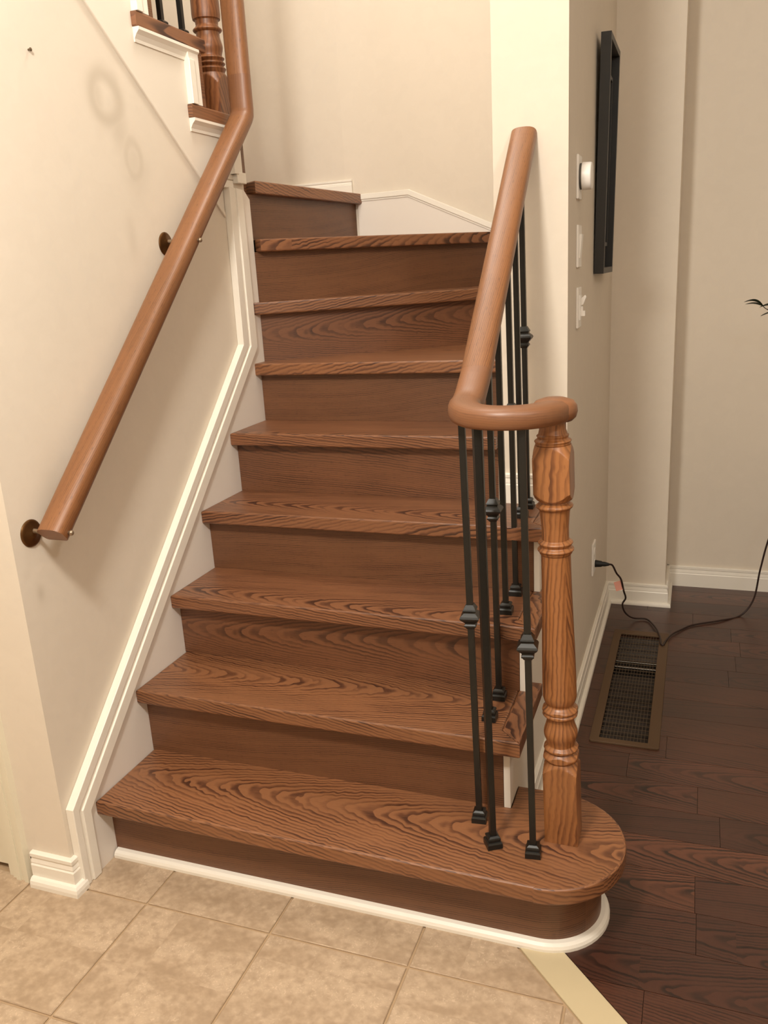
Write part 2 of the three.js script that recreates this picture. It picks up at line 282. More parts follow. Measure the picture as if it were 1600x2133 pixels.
struct('wall_right', wallBox(4.5, 4.62, 0, CEIL, ZF, 3.6), M.wall);
struct('wall_near', wallBox(-1.6, 4.6, 0, CEIL, 3.5, 3.62), M.wall);
struct('wall_entry', wallBox(-1.62, -1.5, 0, CEIL, ZD, 3.5), M.wall);
struct('ceiling', box(-1.7, 4.7, CEIL, CEIL + 0.1, -2.5, 3.7), M.ceiling);

// baseboards: profiled sweeps
const baseProf = (h = 0.088) => [[0, 0], [0.0135, 0], [0.0135, h * 0.62], [0.011, h * 0.66], [0.0115, h * 0.7], [0.0085, h * 0.84], [0.0115, h * 0.87], [0.0115, h * 0.97], [0.008, h], [0, h]];
const shoeProf = (w = 0.014, h = 0.02) => [[0, 0], [w, 0], [w, h * 0.4], [w * 0.85, h * 0.72], [w * 0.5, h * 0.94], [0, h]];
function runBase(name, path, prof, mat = M.white) { // path in plan, profile grows to the right of the direction of travel
  const P = path, gs = []; const L = prof.length;
  const off = prof.map(([d]) => offset(P, -d).map(q => q)); const pos = [];
  const at = (i, k) => { const q = off[k][i]; return [q[0], prof[k][1], q[1]]; };
  // offset() works in (x, z) with z down the page: flip side by sign
  for (let i = 0; i < P.length - 1; i++) for (let k = 0; k < L; k++) { const k2 = (k + 1) % L; const a = at(i, k), b = at(i + 1, k), c = at(i + 1, k2), d = at(i, k2); pos.push(...a, ...b, ...c, ...a, ...c, ...d); }
  for (const [i, f] of [[0, 0], [P.length - 1, 1]]) for (let k = 1; k < L - 1; k++) { const t = f ? [at(i, 0), at(i, k), at(i, k + 1)] : [at(i, 0), at(i, k + 1), at(i, k)]; t.forEach(v => pos.push(...v)); }
  const g = new THREE.BufferGeometry(); g.setAttribute('position', new THREE.Float32BufferAttribute(pos, 3)); g.setAttribute('uv', new THREE.Float32BufferAttribute(new Float32Array(pos.length / 3 * 2), 2)); g.computeVertexNormals(); return g;
}
{
  // path is walked so that the room lies on the side of negative offset
  const side = (path) => path;
  const left = [[-0.015, 0.078], [-0.015, ZD], [-0.13, ZD]];
  struct('baseboard_left', runBase('b', left, baseProf(0.09)), M.white);
  struct('trim_2', runBase('b', offset(left, -0.0135), shoeProf(0.014, 0.026)), M.white);
  const right = [[XC, ZF], [XC, ZC], [XW, ZC], [XW, ZE], [XS, ZE], [XS, -0.33]];
  struct('baseboard_right', runBase('b', right, baseProf(0.092)), M.white);
  struct('trim_3', runBase('b', offset(right, -0.0135), shoeProf(0.012, 0.016)), M.white);
  const rear = [[4.5, ZF], [XC, ZF]];
  struct('baseboard_rear', runBase('b', rear, baseProf(0.092)), M.white);
  // board on the landing and the stub on the end of the partition above the fourth tread
  const g = runBase('b', [[0.032, ZB], [XL, ZB]], baseProf(0.057)); g.translate(0, H[8], 0); struct('baseboard_back', g, M.white);
  const e = runBase('b', [[XW, ZE], [XR + 0.004, ZE]], baseProf(0.085)); e.translate(0, H[3], 0); struct('baseboard_partition', e, M.white);
}

// door and casing at the far left
{
  const cas = []; for (const [a, b, t] of [[-0.145, -0.158, 0.016], [-0.158, -0.172, 0.011], [-0.172, -0.186, 0.014], [-0.186, -0.2, 0.009]]) cas.push(box(b, a, 0, 2.06, ZD, ZD + t));
  cas.push(box(-0.215, -0.2, 0, 2.06, ZD - 0.11, ZD + 0.004), box(-1.05, -0.145, 2.06, 2.12, ZD, ZD + 0.014));
  struct('trim_4', cas, M.door);
  const d = struct('door_1', box(-1.045, -0.217, 0.014, 2.055, ZD - 0.052, ZD - 0.014), M.door);
  mesh('door_handle', [lathe([[0, 0], [0.026, 0], [0.026, 0.006], [0.01, 0.012], [0.01, 0.035], [0.024, 0.045], [0.026, 0.06], [0.018, 0.07], [0, 0.072]]).rotateX(Math.PI / 2).translate(-0.97, 0.95, ZD - 0.014)], M.nickel, d);
}

// ------------------------------------------------------------------ staircase
const stair = thing('staircase', 'brown stained oak staircase with square nosed treads, winding left past a white skirt board', 'staircase', [0.5, 0, -0.6]);
const treadMap = (g, k, dir = [1, 0, 0], ou = 0, ov = 0) => grain(g, dir, 1.4, 0.4, ou, ov, true);
function tread(k, pts, y, dir, ou = 0, ov = 0, bev = 0.005) {
  const g = slab(pts, y - T, y, bev, 3); g.computeBoundingBox(); const c = g.boundingBox.getCenter(new THREE.Vector3()), d = new THREE.Vector3(...dir).normalize(), t = new THREE.Vector3(0, 1, 0).cross(d); const m = Math.abs(t.x) > Math.abs(t.z) ? t.x : t.z; if (m < 0) t.negate();
  return mesh('tread', treadMap(g, k, dir, ou, 0.5 - c.dot(t) / 0.4 + ov), M.tread[k], stair);
}
{
  // bottom tread with its round end
  const s = new THREE.Shape(); const cx = 1.083, cz = -0.168, r = 0.17;
  s.moveTo(0.001, 0); s.lineTo(cx, 0); s.absarc(cx, -cz, r, -Math.PI / 2, Math.PI / 2, false); s.lineTo(XS, 0.338); s.lineTo(XS, 0.25); s.lineTo(0.001, 0.25); s.lineTo(0.001, 0);
  tread(0, s, H[0], [1, 0, 0], 0.02, 0.06);
}
for (const k of [1, 2, 3]) { // open-ended treads with a mitred return nosing
  const w = 0.05, z0 = Z[k], zb = Z[k + 1] - N - 0.004, back = k === 3 ? ZE + 0.001 : Z[k + 1] - N - 0.055;
  const t = tread([1, 2, 2][k - 1], [[0.001, z0], [XO, z0], [XO - w, z0 - w], [XO - w, zb], [0.001, zb]], H[k], [1, 0, 0], [0.2, 0.15, 0.02][k - 1], [0.02, 0.0, 0.1][k - 1]);
  mesh('return_nosing', grain(slab([[XO, z0], [XO, back], [XS + 0.0005, back], [XS + 0.0005, zb], [XO - w, zb], [XO - w, z0 - w]], H[k] - T, H[k], 0.0045, 3), [0, 0, 1], 1.4, 0.4, 0.3 * k, 0.2), M.tread[(k + 1) % 3], t);
}
tread(2, [[0.001, Z[4]], [XR - 0.001, Z[4]], [XR - 0.001, Z[5] - N - 0.004], [0.001, Z[5] - N - 0.004]], H[4], [1, 0, 0], 0.2, -0.08);
// winders: nosing starts and directions
const dir = a => [Math.cos(a * Math.PI / 180), -Math.sin(a * Math.PI / 180)];
const W7 = { p: [-0.004, -1.045], d: dir(36) }, W8 = { p: [0.028, -1.082], d: dir(52) }, W9 = { p: [0.002, -1.13], d: dir(85) };
const on = (w, t, back = 0) => [w.p[0] + w.d[0] * t + w.d[1] * back, w.p[1] + w.d[1] * t - w.d[0] * back];
const xr = XR - 0.001, zb = ZB + 0.001;
const tx = (w, x, b = 0) => { const q = on(w, 0, b); return (x - q[0]) / w.d[0]; }, tz = (w, z, b = 0) => { const q = on(w, 0, b); return (z - q[1]) / w.d[1]; };
tread(0, [[-0.008, Z[5]], [xr, Z[5]], on(W7, tx(W7, xr, 0.045), 0.045), on(W7, 0.02, 0.045), [-0.008, -1.085]], H[5], [1, 0, 0], 0.1, 0.05);
tread(1, [on(W7, 0), on(W7, tx(W7, xr)), [xr, zb], on(W8, tz(W8, zb, 0.045), 0.045), on(W8, -0.02, 0.045), [-0.005, -1.1]], H[6], [W7.d[0], 0, W7.d[1]], 0.1, 0.2);
tread(2, [on(W8, 0), on(W8, tz(W8, zb)), [0.0, zb], [0.0, -1.15], on(W8, 0, 0.042)], H[7], [W8.d[0], 0, W8.d[1]], 0.3, 0.2);
tread(0, [on(W9, 0), on(W9, tz(W9, zb)), [XL + 0.001, zb], [XL + 0.001, -1.165], [-0.115, -1.165], [-0.05, -1.165]], H[8], [0, 0, -1], 0.5, 0.1);
// risers
function riserGeo(a, b, y0, y1, th = 0.018) { const dx = b[0] - a[0], dz = b[1] - a[1], l = Math.hypot(dx, dz); const g = new THREE.BoxGeometry(l, y1 - y0, th); g.translate(l / 2, (y1 + y0) / 2, -th / 2); return { g, l, ang: Math.atan2(-dz, dx), a }; }
function riser(a, b, y0, y1, k, ou = 0, ov = 0) { ou %= 0.25; ov = 0.05 + (ov % 0.4) - y0 / 0.4; const r = riserGeo(a, b, y0, y1); grain(r.g, [1, 0, 0], 1.4, 0.4, ou, ov); const gg = grain(r.g, [1, 0, 0], 1.4, 0.4, ou, ov); gg.rotateY(r.ang); gg.translate(a[0], 0, a[1]); return mesh('riser', gg, M.riser[k], stair); }
{
  // bottom riser bends round the bullnose
  const s = new THREE.Shape(), s0 = 0.048, cx = 1.083, r = 0.12, zc = 0.168; s.moveTo(0.001, s0); s.lineTo(cx, s0); s.absarc(cx, zc, r, -Math.PI / 2, Math.PI / 2, false); s.lineTo(XS, zc + r); s.lineTo(XS, zc + r - 0.018); s.lineTo(cx, zc + r - 0.018); s.absarc(cx, zc, r - 0.018, Math.PI / 2, -Math.PI / 2, true); s.lineTo(0.001, s0 + 0.018);
  mesh('riser', grain(slab(s, 0, H[0] - T), [1, 0, 0], 1.4, 0.4, 0.1, 0.45), M.riser[1], stair);
  const path = [[0.004, -s0]]; path.push([cx, -s0]); for (let i = 1; i <= 24; i++) { const a = i / 24 * Math.PI; path.push([cx + Math.sin(a) * r, -zc + Math.cos(a) * r]); }
  mesh('shoe_moulding', runBase('s', path.reverse(), shoeProf(0.019, 0.019)), M.white, stair, 'white quarter round moulding along the foot of the bottom riser');
}
for (let k = 1; k < 6; k++) riser([0.001, Z[k] - N], [k < 4 ? XS - 0.016 : xr, Z[k] - N], H[k - 1], H[k] - T, k % 2, 0.17 * k, 0.31 * k);
riser(on(W7, -0.05, 0.037), on(W7, tx(W7, xr, 0.037), 0.037), H[5], H[6] - T, 0, 0.3, 0.2);
riser(on(W8, -0.08, 0.037), on(W8, tz(W8, zb, 0.037), 0.037), H[6], H[7] - T, 1, 0.1, 0.6);
riser(on(W9, -0.03, 0.03), on(W9, tz(W9, zb, 0.03), 0.03), H[7], H[8] - T, 1, 0.55, 0.1);
// white boards of the stairs
{
  const sk = [[0.035, 0], [0.035, 0.17], [-1.0, 1.17], [-1.0, 1.672], [-1.055, 1.672], [-1.088, 1.645], [-1.088, 0]];
  mesh('skirt_board', sheetX(sk, -0.0145, 0), M.skirt, stair);
  const La = [[0.084, 0.001], [0.084, 0.2175], [-0.947, 1.2075], [-0.955, 1.676]], Lb = [[0.027, 0.001], [0.027, 0.18], [-1.034, 1.192], [-1.03, 1.67]];
  const lerp = t => La.map((p, i) => [mix(p[0], Lb[i][0], t), mix(p[1], Lb[i][1], t)]);
  const b = (a, c, x) => sheetX([...lerp(a), ...lerp(c).reverse()], -0.0145, x, 0.0015);
  mesh('skirt_moulding', [b(0, 0.36, 0.0075), b(0.33, 0.55, 0.0048), b(0.52, 1, 0.0095)], M.white, stair);
  const st = [[-0.245, H[0]]]; // sawn board under the open ends
  const op = [[-0.2455, 0.0], [-0.2455, H[1] - T], [Z[2] - N, H[1] - T], [Z[2] - N, H[2] - T], [Z[3] - N, H[2] - T], [Z[3] - N, H[3] - T], [ZE, H[3] - T], [ZE, 0]];
  op[0] = [-0.2455, H[0]]; op.push([-0.3385, 0], [-0.3385, H[0]]);
  mesh('open_stringer', sheetX(op, XS - 0.015, XS), M.stringer, stair);
  // skirt on the back wall beside the winders
  const top = [[0.052, 1.703], [0.268, 1.705], [0.6, 1.556], [XR - 0.002, 1.446]];
  mesh('skirt_board', sheetZ([...top, [XR - 0.002, 1.34], [0.052, 1.34]], ZB, ZB + 0.008), M.skirt, stair);
  mesh('skirt_moulding', [sheetZ(band(top, 0, -0.02), ZB, ZB + 0.015, 0.0015), sheetZ(band(top, -0.019, -0.027), ZB, ZB + 0.011, 0.001)], M.white, stair);
}

// ------------------------------------------------------------------ upper flight
const upper = thing('staircase', 'upper flight of brown treads with white cove moulding, climbing above the left wall', 'staircase', [-0.4, 1.72, -0.7]);
{
  for (let k = 1; k < 7; k++) {
    const [y, z] = U[k], zr = k < 6 ? U[k + 1][1] + 0.042 : z + 0.26, t = mesh('tread', grain(slab([[0.003, z], [0.003, zr + 0.062], [-0.02, zr + 0.062], [-0.02, zr], [XL + 0.002, zr], [XL + 0.002, z]], y - 0.036, y, 0.004, 2), [1, 0, 0], 1.4, 0.4, 0.2 * k, 0.3 * k), M.tread[k % 3], upper);
    void t;
    mesh('riser', grain(box(XL + 0.002, 0.0, U[k - 1][0], y - 0.036, z + 0.042 - 0.019, z + 0.042), [1, 0, 0], 1.4, 0.4, 0.2 * k, 0.4 * k), M.riser[k % 2], upper);
    const zr0 = z + 0.042, y0 = U[k - 1][0], y1 = y - 0.036, base = k === 1 ? 1.715 : y0 + 0.0005;
    // riser trim and cove under the tread's end
    mesh('riser_trim', [sheetX([[zr0, base], [zr0, y1], [zr0 + 0.052, y1], [zr0 + 0.052, base]], -0.0145, 0.001, 0.001), sheetX([[zr0 + 0.03, base], [zr0 + 0.03, y1 - 0.03], [zr0 + 0.056, y1 - 0.03], [zr0 + 0.056, base]], -0.0145, 0.006, 0.0015)], M.white, upper);
    const pr = [[0.0, 0], [0.021, 0], [0.021, -0.007], [0.012, -0.016], [0.006, -0.026], [0.006, -0.034], [0, -0.034]];
    const cs = ext(pr, zr + 0.06 - (zr0 + 0.0)); cs.translate(-0.0148, y1, zr0); mesh('cove_moulding', cs, M.white, upper);
  }
  // stringer face above the bead, and the bead
  const sl = 0.83, yb = z => 1.677 + sl * (z + 0.837);
  const face = [[-0.945, yb(-0.945)], [0.05, yb(0.05)], [0.05, 2.72]];
  for (let k = 6; k >= 1; k--) { const zr = U[k][1] + 0.045; face.push([zr, U[k][0] - 0.037]); if (k > 1) face.push([zr, U[k - 1][0] - 0.037]); }
  face.push([U[1][1] + 0.045, 1.7], [-0.945, 1.7]);
  mesh('stringer_face', sheetX(face, -0.0148, -0.012), M.stringer, upper);
  mesh('stringer_bead', sheetX([[-0.945, yb(-0.945)], [0.09, yb(0.09)], [0.09, yb(0.09) + 0.014], [-0.945, yb(-0.945) + 0.014]], -0.0148, -0.0075, 0.002), M.stringer, upper);
  mesh('stringer_cap', sheetX([[-0.92, 1.672], [-0.92, 1.692], [-0.985, 1.692], [-0.985, 1.672]], -0.0148, 0.005, 0.001), M.white, upper);
  mesh('end_block', sheetX([[-1.02, 1.69], [-1.02, 1.722], [-1.075, 1.722], [-1.075, 1.69]], -0.0148, 0.003, 0.002), M.white, upper);
}

// ------------------------------------------------------------------ newel posts
function post(profile, half, y0, y1, rows, seg = 96) { // radius = the smaller of the square's edge and the turned profile
  const pos = [], uv = [], idx = [], nT = seg + 1;
  const ys = []; for (let i = 0; i <= rows; i++) ys.push(y0 + (y1 - y0) * i / rows);
  for (const y of ys) { const Rr = profile(y); for (let k = 0; k < nT; k++) { const a = k / seg * Math.PI * 2 + Math.PI / 4, c = Math.cos(a), s = Math.sin(a); const q = Math.min(half / Math.max(Math.abs(c), Math.abs(s)), Rr, half * 1.39); pos.push(q * c, y, q * s); uv.push(y / 1.2, (k / seg) * 0.29 / 0.3); } }
  for (let i = 0; i < rows; i++) for (let k = 0; k < seg; k++) { const a = i * nT + k, b = a + 1, c = a + nT, d = c + 1; idx.push(a, c, b, b, c, d); }
  for (const [r, f] of [[0, 1], [rows, -1]]) { const ci = pos.length / 3; pos.push(0, ys[r], 0); uv.push(0.1, 0.1); for (let k = 0; k < seg; k++) f > 0 ? idx.push(ci, r * nT + k, r * nT + k + 1) : idx.push(ci, r * nT + k + 1, r * nT + k); }
  const g = new THREE.BufferGeometry(); g.setAttribute('position', new THREE.Float32BufferAttribute(pos, 3)); g.setAttribute('uv', new THREE.Float32BufferAttribute(uv, 2)); g.setIndex(idx);
  const f = g.toNonIndexed(); f.computeVertexNormals();
  // crease at the square's corners, smooth elsewhere
  const p = f.attributes.position, n = f.attributes.normal, m = new Map(), key = i => `${Math.round(p.getX(i) * 2e4)},${Math.round(p.getY(i) * 2e4)},${Math.round(p.getZ(i) * 2e4)}`;
  for (let i = 0; i < p.count; i++) { const k = key(i); if (!m.has(k)) m.set(k, []); m.get(k).push(i); }
  const out = new Float32Array(n.array); const A = new THREE.Vector3(), B = new THREE.Vector3();
  for (const l of m.values()) for (const i of l) { A.fromBufferAttribute(n, i); const s = new THREE.Vector3(); for (const j of l) { B.fromBufferAttribute(n, j); if (A.dot(B) > 0.82) s.add(B); } s.normalize(); out.set([s.x, s.y, s.z], i * 3); }
  f.setAttribute('normal', new THREE.BufferAttribute(out, 3)); return f;
}
function curve(pts) { return y => { for (let i = 0; i < pts.length - 1; i++) { const [a, ra, k] = pts[i], [b, rb] = pts[i + 1]; if (y <= b) { const t = cl((y - a) / (b - a)); if (k === 'o') return ra + (rb - ra) * t + Math.sin(t * Math.PI) * (b - a) * 0.42; if (k === 'i') return mix(ra, rb, t) - Math.sin(t * Math.PI) * (b - a) * 0.3; if (k === 's') return mix(ra, rb, t * t * (3 - 2 * t)); return mix(ra, rb, t); } } return pts[pts.length - 1][1]; }; }
{
  const n = thing('newel_post', 'honey oak newel post with turned shaft and square blocks on the rounded bottom tread', 'newel post', [1.119, H[0], -0.184]);
  const part = (name, prof, a, b, rows) => mesh(name, post(curve(prof), 0.0358, a, b, rows).translate(0, -H[0], 0).rotateZ(0.0265).translate(1.118, H[0], -0.184), M.newel, n);
  part('base_block', [[0.18, 0.06], [0.352, 0.06], [0.355, 0.0505], [0.371, 0.0365, 's'], [0.377, 0.033]], H[0], 0.377, 60);
  part('turned_vase', [[0.377, 0.0325], [0.38, 0.034, 'o'], [0.397, 0.0335], [0.4, 0.0305], [0.402, 0.0325, 'o'], [0.413, 0.032], [0.4155, 0.0295, 's'], [0.442, 0.0355, 's'], [0.474, 0.0285, 's'], [0.479, 0.0285], [0.482, 0.0318, 'o'], [0.4925, 0.034, 'o'], [0.504, 0.0325], [0.508, 0.0285], [0.511, 0.028]], 0.377, 0.511, 140);
  part('shaft', [[0.511, 0.028], [0.5135, 0.031], [0.527, 0.0352, 's'], [0.84, 0.0295]], 0.511, 0.842, 60);
  part('collar', [[0.842, 0.0295], [0.845, 0.032], [0.849, 0.0335, 'o'], [0.858, 0.0315], [0.86, 0.0305], [0.864, 0.0325, 'o'], [0.872, 0.0295], [0.874, 0.0275]], 0.842, 0.874, 50);
  part('upper_shaft', [[0.874, 0.0268], [0.9, 0.0268], [0.93, 0.0295, 's'], [0.936, 0.0305], [0.938, 0.0325, 'o'], [0.948, 0.0325], [0.95, 0.029], [0.953, 0.029]], 0.874, 0.953, 50);
  part('upper_block', [[0.953, 0.029], [0.956, 0.0345], [0.972, 0.0475, 's'], [0.978, 0.06], [1.038, 0.06], [1.042, 0.0495], [1.062, 0.0365, 's'], [1.066, 0.035]], 0.953, 1.066, 60);
  part('neck', [[1.066, 0.033], [1.0675, 0.034], [1.071, 0.034, 'o'], [1.077, 0.0325], [1.079, 0.0295], [1.082, 0.03, 'o'], [1.087, 0.028], [1.096, 0.0258, 's'], [1.118, 0.0262]], 1.066, 1.118, 50);
}
{
  const cx = -0.062, cz = -1.04, y0 = U[1][0], n = thing('newel_post', 'darker brown turned newel post at the foot of the upper flight', 'newel post', [cx, y0, cz]);
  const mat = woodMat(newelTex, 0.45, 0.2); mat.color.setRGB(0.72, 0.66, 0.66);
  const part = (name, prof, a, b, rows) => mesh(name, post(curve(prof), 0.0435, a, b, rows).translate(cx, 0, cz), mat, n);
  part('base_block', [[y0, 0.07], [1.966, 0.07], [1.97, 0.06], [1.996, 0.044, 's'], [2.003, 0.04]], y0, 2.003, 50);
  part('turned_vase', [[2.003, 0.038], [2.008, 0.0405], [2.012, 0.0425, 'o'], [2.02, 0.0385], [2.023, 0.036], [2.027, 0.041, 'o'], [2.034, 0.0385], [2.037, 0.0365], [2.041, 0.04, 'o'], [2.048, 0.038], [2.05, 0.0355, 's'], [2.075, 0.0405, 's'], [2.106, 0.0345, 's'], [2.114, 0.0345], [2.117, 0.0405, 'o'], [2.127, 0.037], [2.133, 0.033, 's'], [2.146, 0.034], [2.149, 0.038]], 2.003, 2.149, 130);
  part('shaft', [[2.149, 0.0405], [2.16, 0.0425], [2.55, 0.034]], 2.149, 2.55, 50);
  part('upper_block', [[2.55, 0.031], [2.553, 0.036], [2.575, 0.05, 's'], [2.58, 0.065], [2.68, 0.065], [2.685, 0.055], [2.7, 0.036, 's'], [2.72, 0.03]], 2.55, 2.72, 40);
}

// ------------------------------------------------------------------ handrails
const loaf = (w, h) => { const p = [], b = w * 0.36, s = w / 2; p.push([-b, -h * 0.5], [b, -h * 0.5], [s * 0.88, -h * 0.42], [s * 0.97, -h * 0.24], [s, -h * 0.05]); for (let i = 1; i < 14; i++) { const a = i / 14 * Math.PI, c = Math.cos(a); p.push([s * Math.sign(c) * Math.pow(Math.abs(c), 0.8), h * (-0.05 + 0.55 * Math.pow(Math.sin(a), 0.62))]); } p.push([-s, -h * 0.05], [-s * 0.97, -h * 0.24], [-s * 0.88, -h * 0.42]); return p.reverse(); };
const RX = 0.919, BX = 0.93, yR = z => 1.18 + 0.95 * (-0.278 - z), ARC = { x: 1.011, z: -0.199, r: 0.095 };
{
  const n = thing('handrail', 'rounded oak handrail on black balusters, running from the partition end down to the newel', 'handrail', [RX, 0.9, -0.5]);
  const pr = loaf(0.064, 0.042), up = []; for (let i = 0; i <= 6; i++) { const z = ZE + 0.001 + (-0.292 - ZE) * i / 6; up.push([RX, yR(z), z]); }
  mesh('rail', sweep(up, pr, { uvL: 2, uvW: 0.3 }), M.rail, n);
  const yL = 1.133, el = [], z0 = -0.292, zk = -0.222;
  el.push([RX, yR(z0), z0]); for (let i = 1; i <= 10; i++) { const t = i / 10, z = z0 + (zk + 0.022 - z0) * t; const ya = yR(z), k = 0.012; const y = (ya + yL + Math.sqrt((ya - yL) ** 2 + 4 * k * k)) / 2; el.push([RX - 0.002 * t, mix(ya, y, ss(0, 0.4, t)), z]); }
  // level turn-out, a part circle ending over the newel
  const a0 = Math.PI, a1 = -0.02; const last = el[el.length - 1][1];
  for (let i = 1; i <= 30; i++) { const t = i / 30, a = mix(a0, a1, t); el.push([ARC.x + ARC.r * Math.cos(a) * 0.965, mix(last, yL, ss(0, 0.35, t)), ARC.z + 0.0 + ARC.r * 1.06 * Math.sin(a)]); }
  mesh('turnout', sweep(el, pr, { uvL: 0.5, uvW: 0.3 }), M.fit, n, 'level curved end of the handrail over the newel');
  mesh('newel_cap', lathe([[0, -0.021], [0.034, -0.021], [0.041, -0.014], [0.044, -0.003], [0.0425, 0.008], [0.036, 0.017], [0.02, 0.0225], [0, 0.0235]], 48).translate(1.097, yL, -0.188), M.fit, n);
}
{
  const n = thing('handrail', 'brown oak wall handrail with bronze brackets on the left wall, bending upright at the top', 'handrail', [0.055, 0.86, -0.4]);
  const pr = loaf(0.067, 0.046), X = 0.05, s = 0.937, y = z => 1.371 + s * (-0.463 - z), S = new THREE.Vector3(1, 0, 0), a = [];
  const zt = -0.995; for (let i = 0; i <= 6; i++) { const z = 0.045 + (zt + 0.02 - 0.045) * i / 6; a.push([X, y(z), z]); }
  mesh('rail', sweep(a, pr, { side: S, uvL: 2, uvW: 0.3 }), M.rail, n);
  const b = [a[6], [X, y(zt + 0.008), zt + 0.008], [X, y(zt) + 0.004, zt - 0.0005], [X, y(zt) + 0.02, zt - 0.003], [X, y(zt) + 0.06, zt - 0.003], [X, y(zt) + 0.11, zt - 0.003]];
  mesh('elbow', sweep(b, pr, { side: S, uvL: 0.5, uvW: 0.3 }), M.fit, n);
  mesh('upright_rail', sweep([b[5], [X, 2.4, zt - 0.003], [X, 2.8, zt - 0.003]], pr, { side: S, uvL: 2, uvW: 0.3 }), M.rail, n);
  for (const z of [0.037, -0.617]) {
    const yb = y(z) - 0.03 + (z > 0 ? 0.022 : 0.012); const bg = new THREE.Group(); bg.name = n.children.some(c => c.name === 'wall_bracket') ? 'wall_bracket_001' : 'wall_bracket'; n.add(bg);
    const zb2 = z, yy = z > 0 ? 0.893 : 1.508; void yb;
    mesh('rosette', lathe([[0, 0], [0.031, 0], [0.031, 0.002], [0.026, 0.005], [0.012, 0.0065], [0.011, 0.011], [0, 0.012]], 40).rotateZ(-Math.PI / 2).translate(-0.015, yy, zb2), M.bronze, bg);
    mesh('arm', [tube([[-0.006, yy + 0.006, zb2], [0.02, yy + 0.004, zb2 - 0.002], [0.045, yy + 0.0, zb2 - 0.004], [0.055, yy + 0.012, zb2 - 0.004]], 0.0055, 24, 10)], M.nickel, bg);
    mesh('saddle', [rodX(0.028, 0.089, yy + 0.004, zb2 - 0.008, 0.0045), new THREE.SphereGeometry(0.0062, 14, 10).translate(0.089, yy + 0.004, zb2 - 0.008), new THREE.SphereGeometry(0.0055, 14, 10).translate(0.029, yy - 0.002, zb2 - 0.002)], M.nickel, bg);
  }
}

// ------------------------------------------------------------------ balusters
function stack(levels) { // stacked square frusta: [y, half]
  const gs = []; for (let i = 0; i < levels.length - 1; i++) { const [a, ra] = levels[i], [b, rb] = levels[i + 1]; if (b - a < 1e-6) continue; const g = new THREE.CylinderGeometry(rb * Math.SQRT2, ra * Math.SQRT2, b - a, 4, 1, false, Math.PI / 4); g.translate(0, (a + b) / 2, 0); gs.push(g.toNonIndexed()); }
  const m = mergeGeometries(gs); m.computeVertexNormals(); return m;
}
const shoeGeo = () => stack([[0, 0.0165], [0.012, 0.0165], [0.0155, 0.0145], [0.016, 0.0125], [0.0185, 0.0125], [0.0225, 0.0138], [0.0255, 0.0125], [0.0285, 0.0085]]);
const knuckleGeo = () => stack([[-0.0285, 0.0078], [-0.024, 0.0105], [-0.0225, 0.0125], [-0.0195, 0.0125], [-0.0165, 0.0105], [-0.0145, 0.0105], [-0.005, 0.0188], [-0.001, 0.0208], [0.003, 0.0188], [0.009, 0.0122], [0.0115, 0.0122], [0.0145, 0.0142], [0.0175, 0.0128], [0.0265, 0.0078]]);
const G = 'black iron balusters of the lower railing';
function baluster(x, z, y0, y1, turn, knuckle, label, group = G) {
  const lean = group === G ? (y0 < 0.2 ? 0.016 : 0.0125) : 0;
  const b = thing('baluster', label, 'baluster', [x, y0, z], group);
  const pl = g => g.rotateY(turn).translate(0, -y0, 0).rotateZ(lean).translate(x, y0, z);
  const ext1 = 0.00655; mesh('bar', pl(box(-ext1, ext1, y0, y1, -ext1, ext1)), M.iron, b);
  if (knuckle) mesh('knuckle', pl(knuckleGeo().translate(0, y0 + knuckle, 0)), M.iron, b);
  mesh('shoe', shoeGeo().rotateY(turn).translate(x, y0, z), M.iron, b);
}
const yL = 1.118;
baluster(1.066, -0.1, H[0], yL, 0.12, 0.489, 'black iron baluster with a knuckle on the bottom tread, next to the newel post');
baluster(0.977, -0.106, H[0], yL, 0.55, 0, 'plain black iron baluster at the front edge of the bottom tread, without a knuckle');
baluster(0.928, -0.185, H[0], yL, 0.1, 0.505, 'black iron baluster with a knuckle at the left end of the bottom tread');
const lb = ['second', 'third', 'fourth'];
[[1, -0.297], [2, -0.492], [3, -0.702]].forEach(([k, z], i) => baluster(BX, z, H[k], yR(z) - 0.03, 0.03, 0, `plain black iron baluster at the front edge of the ${lb[i]} tread`));
[[1, -0.399], [2, -0.617], [3, -0.792]].forEach(([k, z], i) => baluster(BX, z, H[k], yR(z) - 0.03, 0.03, [0.483, 0.478, 0.463][i], `black iron baluster with a knuckle at the back of the ${lb[i]} tread`));
const G2 = 'black iron balusters of the upper flight';
baluster(-0.055, -0.887, U[2][0], 2.95, 0, 0, 'black baluster at the front end of the second upper tread, nearest the upper newel', G2);
baluster(-0.055, -0.784, U[2][0], 3.05, 0, 0, 'black baluster at the middle of the upper tread, second from the upper newel', G2);

